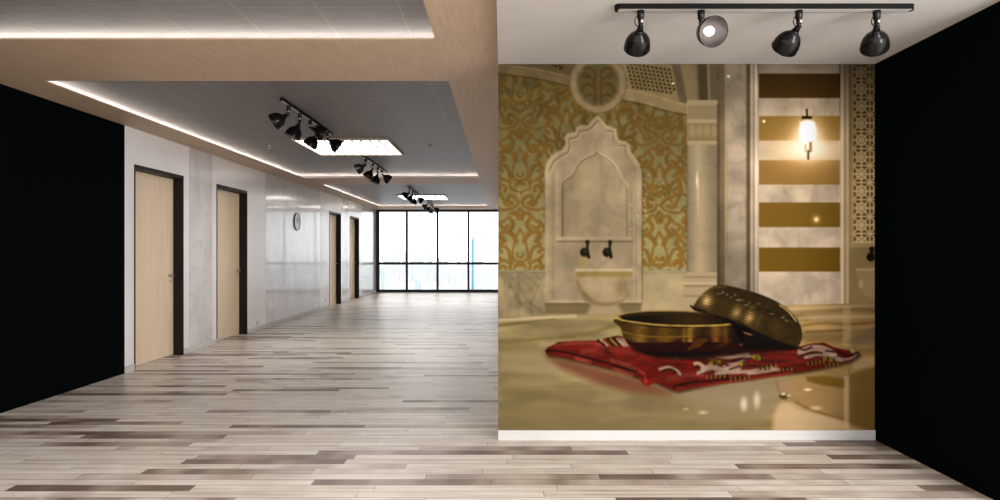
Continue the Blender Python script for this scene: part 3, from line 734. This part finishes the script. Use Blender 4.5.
# hidden cove lighting: strips lying on the ledges, shining up at the panels
def strip(name, loc, lx, ly, energy, rot, col=(1, .90, .80)):
    l = bpy.data.lights.new(name, 'AREA'); l.shape = 'RECTANGLE'; l.size = lx; l.size_y = ly; l.energy = energy; l.color = col
    o = bpy.data.objects.new(name, l); COL.objects.link(o); o.location = loc; o.rotation_euler = rot; return o
COVE = 1.9
for (y0, y1) in (C1, C2, C3):
    w = CX1-CX0
    strip('cove_strip_light', ((CX0+CX1)/2-.12, y1+.22, ZC+.034), w+.24, .03, COVE*w, (math.pi+.55, 0, 0))
    L = y1-y0-.1
    strip('cove_strip_light', (CX0-.22, (y0+y1)/2+.13, ZC+.034), .03, L+.2, COVE*L, (0, math.pi+.55, 0))

# ---------------------------------------------------------------- doors
def make_door(n, y0):
    r = struct(empty('door_%d' % n, (XL, y0, 0)))
    T = .022
    f = MB()
    # jambs, head, thin casing that stands 4 mm proud of the wall
    f.box(-DJ-.05, .005, .001, T, 0, DH-.001, .0015); f.box(-DJ-.05, .005, DW-T, DW-.001, 0, DH-.001, .0015)
    f.box(-DJ-.05, .005, T, DW-T, DH-T-.022, DH-.001, .0015)
    # door stops
    f.box(-DJ-.05, -DJ-.045, T, DW-T, 0, .004)
    f.build('door_frame', M['frame'], r)
    lf = MB().box(-DJ-.045, -DJ, T+.003, DW-T-.003, .006, DH-T-.026, .002).build('door_leaf', M['maple'], r)
    h = MB(); hy = DW-T-.075; hz = 1.03
    R = Matrix.Translation((-DJ, hy, hz)) @ Matrix.Rotation(math.pi/2, 4, 'Y')
    h.lathe([(.001, 0), (.026, 0), (.026, .006), (.022, .009), (.010, .010), (.010, .048), (.001, .050)], R, 20)
    h.tube([(-DJ+.044, hy, hz), (-DJ+.046, hy-.03, hz), (-DJ+.046, hy-.07, hz-.001), (-DJ+.044, hy-.115, hz-.003)], [.0105, .010, .009, .0075], 10)
    h.lathe([(.001, 0), (.020, 0), (.020, .005), (.001, .006)], Matrix.Translation((-DJ, hy, hz-.075)) @ Matrix.Rotation(math.pi/2, 4, 'Y'), 20)
    tag(h.build('door_handle', M['chrome'], lf), 'chrome lever handle')
    return r
for i, y in enumerate(DOORS): make_door(i+1, y)

# ---------------------------------------------------------------- window
def make_window():
    r = struct(empty('window_1', (0, YW, 0)))
    x0, x1, z0, z1 = XL+.002, XP-.002, .012, 2.735
    f = MB(); D = .12
    f.box(x0, x0+.10, 0, D, z0, z1, .004); f.box(x1-.085, x1, 0, D, z0, z1, .004)
    f.box(x0+.085, x1-.085, 0, D, z0, z0+.085, .004); f.box(x0+.085, x1-.085, 0, D, z1-.105, z1, .004)
    f.build('window_frame', M['winframe'], r)
    xm = [(px-502)*YW/600 for px in (406.6, 437.4, 468.4)]
    for x in xm: MB().box(x-.034, x+.034, .01, D-.01, z0+.085, z1-.105, .003).build('mullion', M['winframe'], r)
    MB().box(x0+.085, x1-.085, .005, D-.005, .910, .990, .003).build('transom', M['winframe'], r)
    e = [x0+.085]+xm+[x1-.085]
    for a, b in zip(e, e[1:]):
        for c, d in ((z0+.085, .910), (.990, z1-.105)):
            MB().box(a+.02, b-.02, .05, .062, c, d).build('pane', M['glass'], r)
make_window()

# ---------------------------------------------------------------- ceiling lamps
def lamp_parts(r):
    W, D = 1.24, 1.20
    f = MB()
    for a in ((-W/2, W/2, 0, .03), (-W/2, W/2, D-.03, D), (-W/2, -W/2+.03, .03, D-.03), (W/2-.03, W/2, .03, D-.03)):
        f.box(a[0], a[1], a[2], a[3], -.030, 0, .003)
    f.build('lamp_frame', M['lampframe'], r)
    MB().box(-W/2+.03, W/2-.03, .03, D-.03, -.012, -.002).build('diffuser', M['diffuser'], r)
    for k in range(1, 10):
        x = -W/2+.03+k*(W-.06)/10
        MB().box(x-.018, x+.018, .03, D-.03, -.016, -.012).build('louvre_slat', M['slat'], r)
for y, lab in ((7.67, 'square lit ceiling light with slats, between two track lights, nearest the camera'), (15.25, 'square lit ceiling light with slats, farther one near the window')):
    r = empty('ceiling_light', (-2.07, y, ZP)); lamp_parts(r); tag(r, lab, 'ceiling light', 'square louvred ceiling lights')

# ---------------------------------------------------------------- track lights
def bell(big=1.0):
    outer = [(.019, 0), (.021, .010), (.026, .020), (.042, .032), (.056, .048), (.066, .068), (.0715, .090), (.0735, .110), (.0738, .122)]
    inner = [(.0708, .122), (.0700, .110), (.0680, .090), (.0620, .069), (.052, .052), (.038, .038), (.022, .030), (.001, .029)]
    return [(r*big, h*big) for r, h in outer], [(r*big, h*big) for r, h in inner]
def spot_head(parent, base, aim, drop=.085, big=1.0, loop=True):
    """adapter on the track, swivel neck, bell shade facing `aim`, lit bulb inside; base is in the parent's space"""
    b = Vector(base); a = Vector(aim).normalized()
    p1 = b+Vector((0, 0, -drop))
    h = MB()
    h.lathe([(.001, 0), (.020, 0), (.020, -.012), (.017, -.046), (.012, -.050), (.001, -.050)], Matrix.Translation(b), 18)
    h.tube([b+Vector((0, 0, -.045)), b+Vector((0, 0, -drop+.012)), p1, p1+a*.012, p1+a*.032], [.0135, .0135, .0145, .016, .019], 12)
    head = h.build('spotlight_head', M['black_gloss'], parent)
    start = p1+a*.030
    R = Matrix.Translation(start) @ a.to_track_quat('Z', 'Y').to_matrix().to_4x4()
    o, i = bell(big)
    s = MB(); s.lathe([(.001, 0)]+o, R, 40, 0); s.lathe([o[-1]]+i, R, 40, 1)
    s.tube([R @ Vector((.0725*big*math.cos(t*math.pi/24), .0725*big*math.sin(t*math.pi/24), .122*big)) for t in range(48)], .0022, 6, 0, closed=True)
    s.build('lamp_shade', [M['black_gloss'], M['reflector']], head)
    bl = MB(); bl.lathe([(.001, .028), (.013, .028), (.014, .046), (.022, .060), (.0255, .076), (.022, .092), (.012, .101), (.001, .104)], R, 24)
    bl.build('bulb', M['bulb'], head)
    pn = MB(); q = b+Vector((.004, -.0135, -.058))
    pn.lathe([(.001, 0), (.0085, 0), (.0085, .020), (.001, .020)], Matrix.Translation((q.x, q.y+.006, q.z-.010)), 14)
    tag(pn.build('swivel_pin', M['chrome'], head), 'shiny chrome pin')
    if loop:
        cb = MB(); c = b+Vector((-.016, -.006, -.060))
        cb.tube([c+Vector((-.018*math.sin(t), -.003, .026*math.cos(t))) for t in [math.pi*k/14 for k in range(15)]], .0026, 8)
        cb.build('cable_loop', M['track'], head)
    return head

def track_rail(r, L, axis='Y', w=.038, h=.028):
    mb = MB(); n = 8; pts = []
    for k in range(n+1): t = math.pi*k/n; pts.append((L-w/2+w/2*math.sin(t), w/2*math.cos(t)))
    for k in range(n+1): t = math.pi*k/n; pts.append((w/2-w/2*math.sin(t), -w/2*math.cos(t)))
    if axis == 'Y': pts = [(-y, x) for x, y in pts]
    mb.prism(pts, -h, 0)
    o = mb.build('track_rail', M['track'], r)
    c = MB()  # pale strip: its colour stands in for light caught by the rail underside
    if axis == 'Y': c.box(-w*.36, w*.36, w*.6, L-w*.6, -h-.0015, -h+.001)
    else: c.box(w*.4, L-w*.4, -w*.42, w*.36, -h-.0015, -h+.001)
    tag(c.build('rail_sheen_strip', M['rail_sheen'], o), 'pale grey painted sheen under the rail')
    return o

def corridor_track(y0, L, heads, label):
    r = empty('track_light', (-2.085, y0, ZP))
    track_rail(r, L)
    for y, aim, drop in heads: spot_head(r, (0, y, -.028), aim, drop, 1.12)
    tag(r, label, 'track light', 'black track lights along the corridor ceiling')
HEADS = [(.20, (-.85, -.10, -.50), .085), (.52, (-.40, -.10, -.85), .10), (.86, (.80, .25, -.42), .075), (1.12, (-.50, -.10, -.82), .095), (1.50, (.75, .25, -.55), .08)]
HEADS2 = [(.18, (-.85, -.10, -.50), .09), (.66, (-.50, -.10, -.82), .09), (1.06, (-.3, -.10, -.92), .11), (1.40, (.70, .25, -.55), .08)]
corridor_track(5.66, 1.70, HEADS, 'black track light with five bell spotlights, largest and nearest on the corridor ceiling')
corridor_track(9.02, 1.80, HEADS2, 'black track light with bell spotlights just behind the nearer square ceiling light')
corridor_track(13.36, 1.80, HEADS2, 'black track light with bell spotlights just in front of the farther square ceiling light')
corridor_track(16.80, 1.45, HEADS2, 'black track light farthest away, right above the top of the window')

# track over the print
r = empty('track_light', (.603, 3.215, ZW))
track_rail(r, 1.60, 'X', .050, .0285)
for x, aim, loop in ((.140, (.05, .80, -.48), True), (.464, (.10, -.90, -.38), False), (.988, (-.13, .80, -.50), True), (1.405, (.36, .70, -.50), True)):
    spot_head(r, (x, 0, -.0285), aim, .080 if loop else .105, .98 if loop else 1.04, loop)
tag(r, 'long black track light with bell spotlights on the white ceiling in front of the mural', 'track light')

# ---------------------------------------------------------------- small things
def clock():
    Y = 12.0; z = CAM_H+30.3*Y/600
    r = empty('wall_clock', (XL, Y, z))
    R = Matrix.Rotation(math.pi/2, 4, 'Y')
    MB().lathe([(.001, .001), (.166, .001), (.166, .012), (.001, .012)], R, 48, smooth=False).build('clock_face', M['face'], r)
    m = MB(); m.lathe([(.160, .001), (.174, .001), (.176, .006), (.175, .018), (.170, .021), (.163, .018), (.160, .001)], R, 48); m.build('clock_rim', M['frame'], r)
    h = MB(); h.tube([(.015, 0, 0), (.015, -.035, .075)], .0035, 6); h.build('hour_hand', M['hand'], r)
    h = MB(); h.tube([(.017, 0, 0), (.017, .10, .06)], .0028, 6); h.build('minute_hand', M['hand'], r)
    tag(r, 'round black-rimmed wall clock on the grey veined panel between the second and third doors', 'clock')
clock()
for y, z, lab in ((8.23, .105, 'small white wall socket low on the narrow veined panel between first two doors'), (10.06, .125, 'small white wall socket low on the white panel right of the second door'), (13.95, .20, 'small white wall socket low on the wall just left of the third door')):
    r = empty('wall_socket', (XL, y, z))
    MB().box(0, .008, -.042, .042, -.042, .042, .003).build('socket_plate', M['socket'], r)
    m = MB(); R = Matrix.Translation((.008, 0, 0)) @ Matrix.Rotation(math.pi/2, 4, 'Y'); m.lathe([(.022, 0), (.022, .002), (.019, .002), (.019, 0)], R, 24); m.build('socket_ring', M['seam'], r)
    tag(r, lab, 'socket', 'white wall sockets')
for x, side in ((-3.17, 'left'), (-.975, 'right')):
    r = empty('sprinkler_head', (x, 8.18, ZP))
    m = MB(); m.lathe([(.001, 0), (.030, 0), (.028, -.006), (.010, -.008), (.008, -.030), (.001, -.032)], Matrix(), 18); m.build('escutcheon', M['chrome'], r)
    m = MB(); m.tube([(-.012, 0, -.010), (-.014, 0, -.030), (0, 0, -.046), (.014, 0, -.030), (.012, 0, -.010)], .003, 6)
    m.lathe([(.001, -.045), (.022, -.046), (.022, -.049), (.001, -.049)], Matrix(), 12); m.build('deflector', M['chrome'], r)
    tag(r, 'tiny chrome sprinkler in the grey ceiling, %s of the nearer square ceiling light' % side, 'sprinkler', 'ceiling sprinklers')

# ---------------------------------------------------------------- the print on the partition
def build_print():
    img, us, vs = paint_print(1.75)
    lin = img/255.0; lin = np.where(lin <= .04045, lin/12.92, ((lin+.055)/1.055)**2.4)
    lin = np.clip(lin, 0, 1)**1.10*np.array((.66, .665, .68))
    nv, nu, _ = img.shape
    x0, x1, z0, z1 = XP+.001, XR-.002, .0705, ZW-.001
    X, Z = np.meshgrid(np.linspace(x0, x1, nu), np.linspace(z1, z0, nv))
    co = np.stack([X, np.full_like(X, YM-.003), Z], -1).reshape(-1, 3)
    # the sheet's back edge, so that the print has a thickness
    ring = [i for i in range(nu)]+[r*nu+nu-1 for r in range(1, nv)]+[(nv-1)*nu+i for i in range(nu-2, -1, -1)]+[r*nu for r in range(nv-2, 0, -1)]
    back = co[ring].copy(); back[:, 1] = YM-.0002
    n0 = len(co); co = np.vstack([co, back])
    idx = np.arange(nv*nu).reshape(nv, nu)
    q = np.stack([idx[:-1, :-1], idx[1:, :-1], idx[1:, 1:], idx[:-1, 1:]], -1).reshape(-1, 4)
    rg = np.array(ring); k = np.arange(len(ring)); kn = (k+1) % len(ring)
    e = np.stack([rg, rg[kn], n0+kn, n0+k], -1)
    q = np.vstack([q, e])
    me = bpy.data.meshes.new('wall_mural')
    me.vertices.add(len(co)); me.vertices.foreach_set('co', co.ravel().astype(np.float32))
    me.loops.add(q.size); me.loops.foreach_set('vertex_index', q.ravel().astype(np.int32))
    me.polygons.add(len(q)); me.polygons.foreach_set('loop_start', (np.arange(len(q))*4).astype(np.int32))
    me.update(calc_edges=True)
    at = me.color_attributes.new('print_ink', 'FLOAT_COLOR', 'POINT')
    c = np.ones((len(co), 4), np.float32); c[:n0, :3] = lin.reshape(-1, 3); c[n0:, :3] = lin.reshape(-1, 3)[ring]
    at.data.foreach_set('color', c.ravel())
    m = mat('printed_mural_paper', (.5, .5, .5, 1), .75, spec=.04); t = NT(m)
    a = t.n('ShaderNodeAttribute'); a.attribute_name = 'print_ink'; t.link(a.outputs['Color'], t.b.inputs['Base Color'])
    me.materials.append(m)
    o = bpy.data.objects.new('wall_mural', me); COL.objects.link(o)
    tag(o, 'large printed wall mural of a marble bath with brass bowls on a red towel', 'mural')
build_print()

# ---------------------------------------------------------------- the city outside
GZ = -110.0
def pale(name, r, g, b):  # city colours: distance haze is put into the pale tones
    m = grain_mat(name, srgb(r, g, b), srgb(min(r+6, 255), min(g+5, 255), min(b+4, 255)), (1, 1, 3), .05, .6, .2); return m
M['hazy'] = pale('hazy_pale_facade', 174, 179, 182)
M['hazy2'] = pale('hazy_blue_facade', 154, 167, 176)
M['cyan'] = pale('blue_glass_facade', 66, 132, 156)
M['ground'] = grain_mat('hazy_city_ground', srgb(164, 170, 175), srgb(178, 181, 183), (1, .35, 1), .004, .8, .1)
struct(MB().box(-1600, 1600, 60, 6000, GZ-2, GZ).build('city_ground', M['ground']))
def building(name, px0, px1, ytop, Y, mats, label, group=None, steps=2, depth=None, blueside=False):
    x0, x1 = (px0-502)*Y/600, (px1-502)*Y/600; z1 = CAM_H-(ytop-252)*Y/600; w = x1-x0; d = depth or w
    r = empty(name, ((x0+x1)/2, Y, GZ))
    H = z1-GZ
    MB().box(-w/2, w/2, 0, d, 0, H*.93 if steps > 1 else H).build('tower_body', mats[0], r)
    if steps > 1: MB().box(-w*.32, w*.32, d*.2, d*.8, H*.93, H).build('tower_top', mats[0], r)
    tag(r, label, 'building', group)
    return r
# slender tower with a blue edge
Y = 1500
x0, x1 = (471.3-502)*Y/600, (483-502)*Y/600; zt = CAM_H+16.6*Y/600; xb = (473.6-502)*Y/600
r = empty('skyscraper', ((x0+x1)/2, Y, GZ)); cx = (x0+x1)/2; H = zt-GZ
MB().box(xb-cx, x1-cx, 0, 22, 0, H-4).build('tower_body', M['hazy'], r)
m = MB(); m.prism([(x0-cx, 1), (xb-cx, -1), (xb-cx, 20), (x0-cx, 20)], 0, H-10); m.box(xb-cx-3.6, xb-cx, 0, 20, H-10, H-2); m.box(xb-cx-1.6, xb-cx, 0, 18, H-2, H+3)
tag(m.build('glass_fin', M['cyan'], r), 'bright blue glass edge')
tag(r, 'tall slender tower with a bright blue edge outside the right-hand window pane', 'building')
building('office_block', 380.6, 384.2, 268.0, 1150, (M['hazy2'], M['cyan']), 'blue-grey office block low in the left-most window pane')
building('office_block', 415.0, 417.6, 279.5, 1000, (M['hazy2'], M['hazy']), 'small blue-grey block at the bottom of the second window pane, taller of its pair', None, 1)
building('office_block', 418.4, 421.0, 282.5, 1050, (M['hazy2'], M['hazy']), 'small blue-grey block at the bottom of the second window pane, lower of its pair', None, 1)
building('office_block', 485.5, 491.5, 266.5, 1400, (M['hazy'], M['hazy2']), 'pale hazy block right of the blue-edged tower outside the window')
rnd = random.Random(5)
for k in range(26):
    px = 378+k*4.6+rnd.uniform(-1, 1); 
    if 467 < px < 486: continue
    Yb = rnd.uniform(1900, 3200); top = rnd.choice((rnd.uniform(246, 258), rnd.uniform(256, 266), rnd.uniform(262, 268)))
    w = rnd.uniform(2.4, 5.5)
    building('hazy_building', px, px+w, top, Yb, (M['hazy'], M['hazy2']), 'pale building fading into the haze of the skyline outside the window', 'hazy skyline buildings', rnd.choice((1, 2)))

# ---------------------------------------------------------------- light
world = bpy.data.worlds.new('sky'); scene.world = world; world.use_nodes = True
wt = world.node_tree; bg = wt.nodes['Background']
tc = wt.nodes.new('ShaderNodeTexCoord'); sp = wt.nodes.new('ShaderNodeSeparateXYZ'); rp = wt.nodes.new('ShaderNodeValToRGB')
wt.links.new(tc.outputs['Generated'], sp.inputs[0]); wt.links.new(sp.outputs[2], rp.inputs[0]); wt.links.new(rp.outputs[0], bg.inputs[0])
rp.color_ramp.elements[0].position = 0; rp.color_ramp.elements[0].color = (.93, .965, .985, 1)
rp.color_ramp.elements[1].position = .12; rp.color_ramp.elements[1].color = (1.0, 1.0, 1.0, 1)
bg.inputs[1].default_value = 2.9

def area(name, loc, target, sx, sy, e, col=(1, 1, 1), spread=math.pi):
    o = strip(name, loc, sx, sy, e, (0, 0, 0), col)
    o.rotation_euler = (Vector(target)-Vector(loc)).to_track_quat('-Z', 'Y').to_euler(); o.data.spread = spread; return o
# added unseen key light behind and right of the camera; no window is built
area('key_light', (3.6, -.6, 1.75), (-1.6, 5.2, .0), 1.3, 1.6, 195, (1, .97, .95))
# the ceiling lamp of the first coffer, over the camera
area('ceiling_lamp_light', (-2.07, .8, ZP-.02), (-2.07, .8, 0), 1.2, 1.2, 115, (1, .96, .93))

# ---------------------------------------------------------------- camera and view
cam = bpy.data.cameras.new('camera'); co = bpy.data.objects.new('camera', cam); COL.objects.link(co)
co.location = (0, 0, CAM_H); co.rotation_euler = (math.pi/2, 0, 0)
cam.sensor_fit = 'HORIZONTAL'; cam.sensor_width = 36.0; cam.lens = 36.0*F_PX/1000.0
cam.shift_x = -2.0/1000.0; cam.shift_y = 2.0/1000.0
cam.clip_start = .05; cam.clip_end = 9000
scene.camera = co
vs_ = scene.view_settings
vs_.view_transform = 'Standard'; vs_.look = 'None'; vs_.gamma = 1.0; vs_.exposure = 0.20; vs_.use_curve_mapping = False
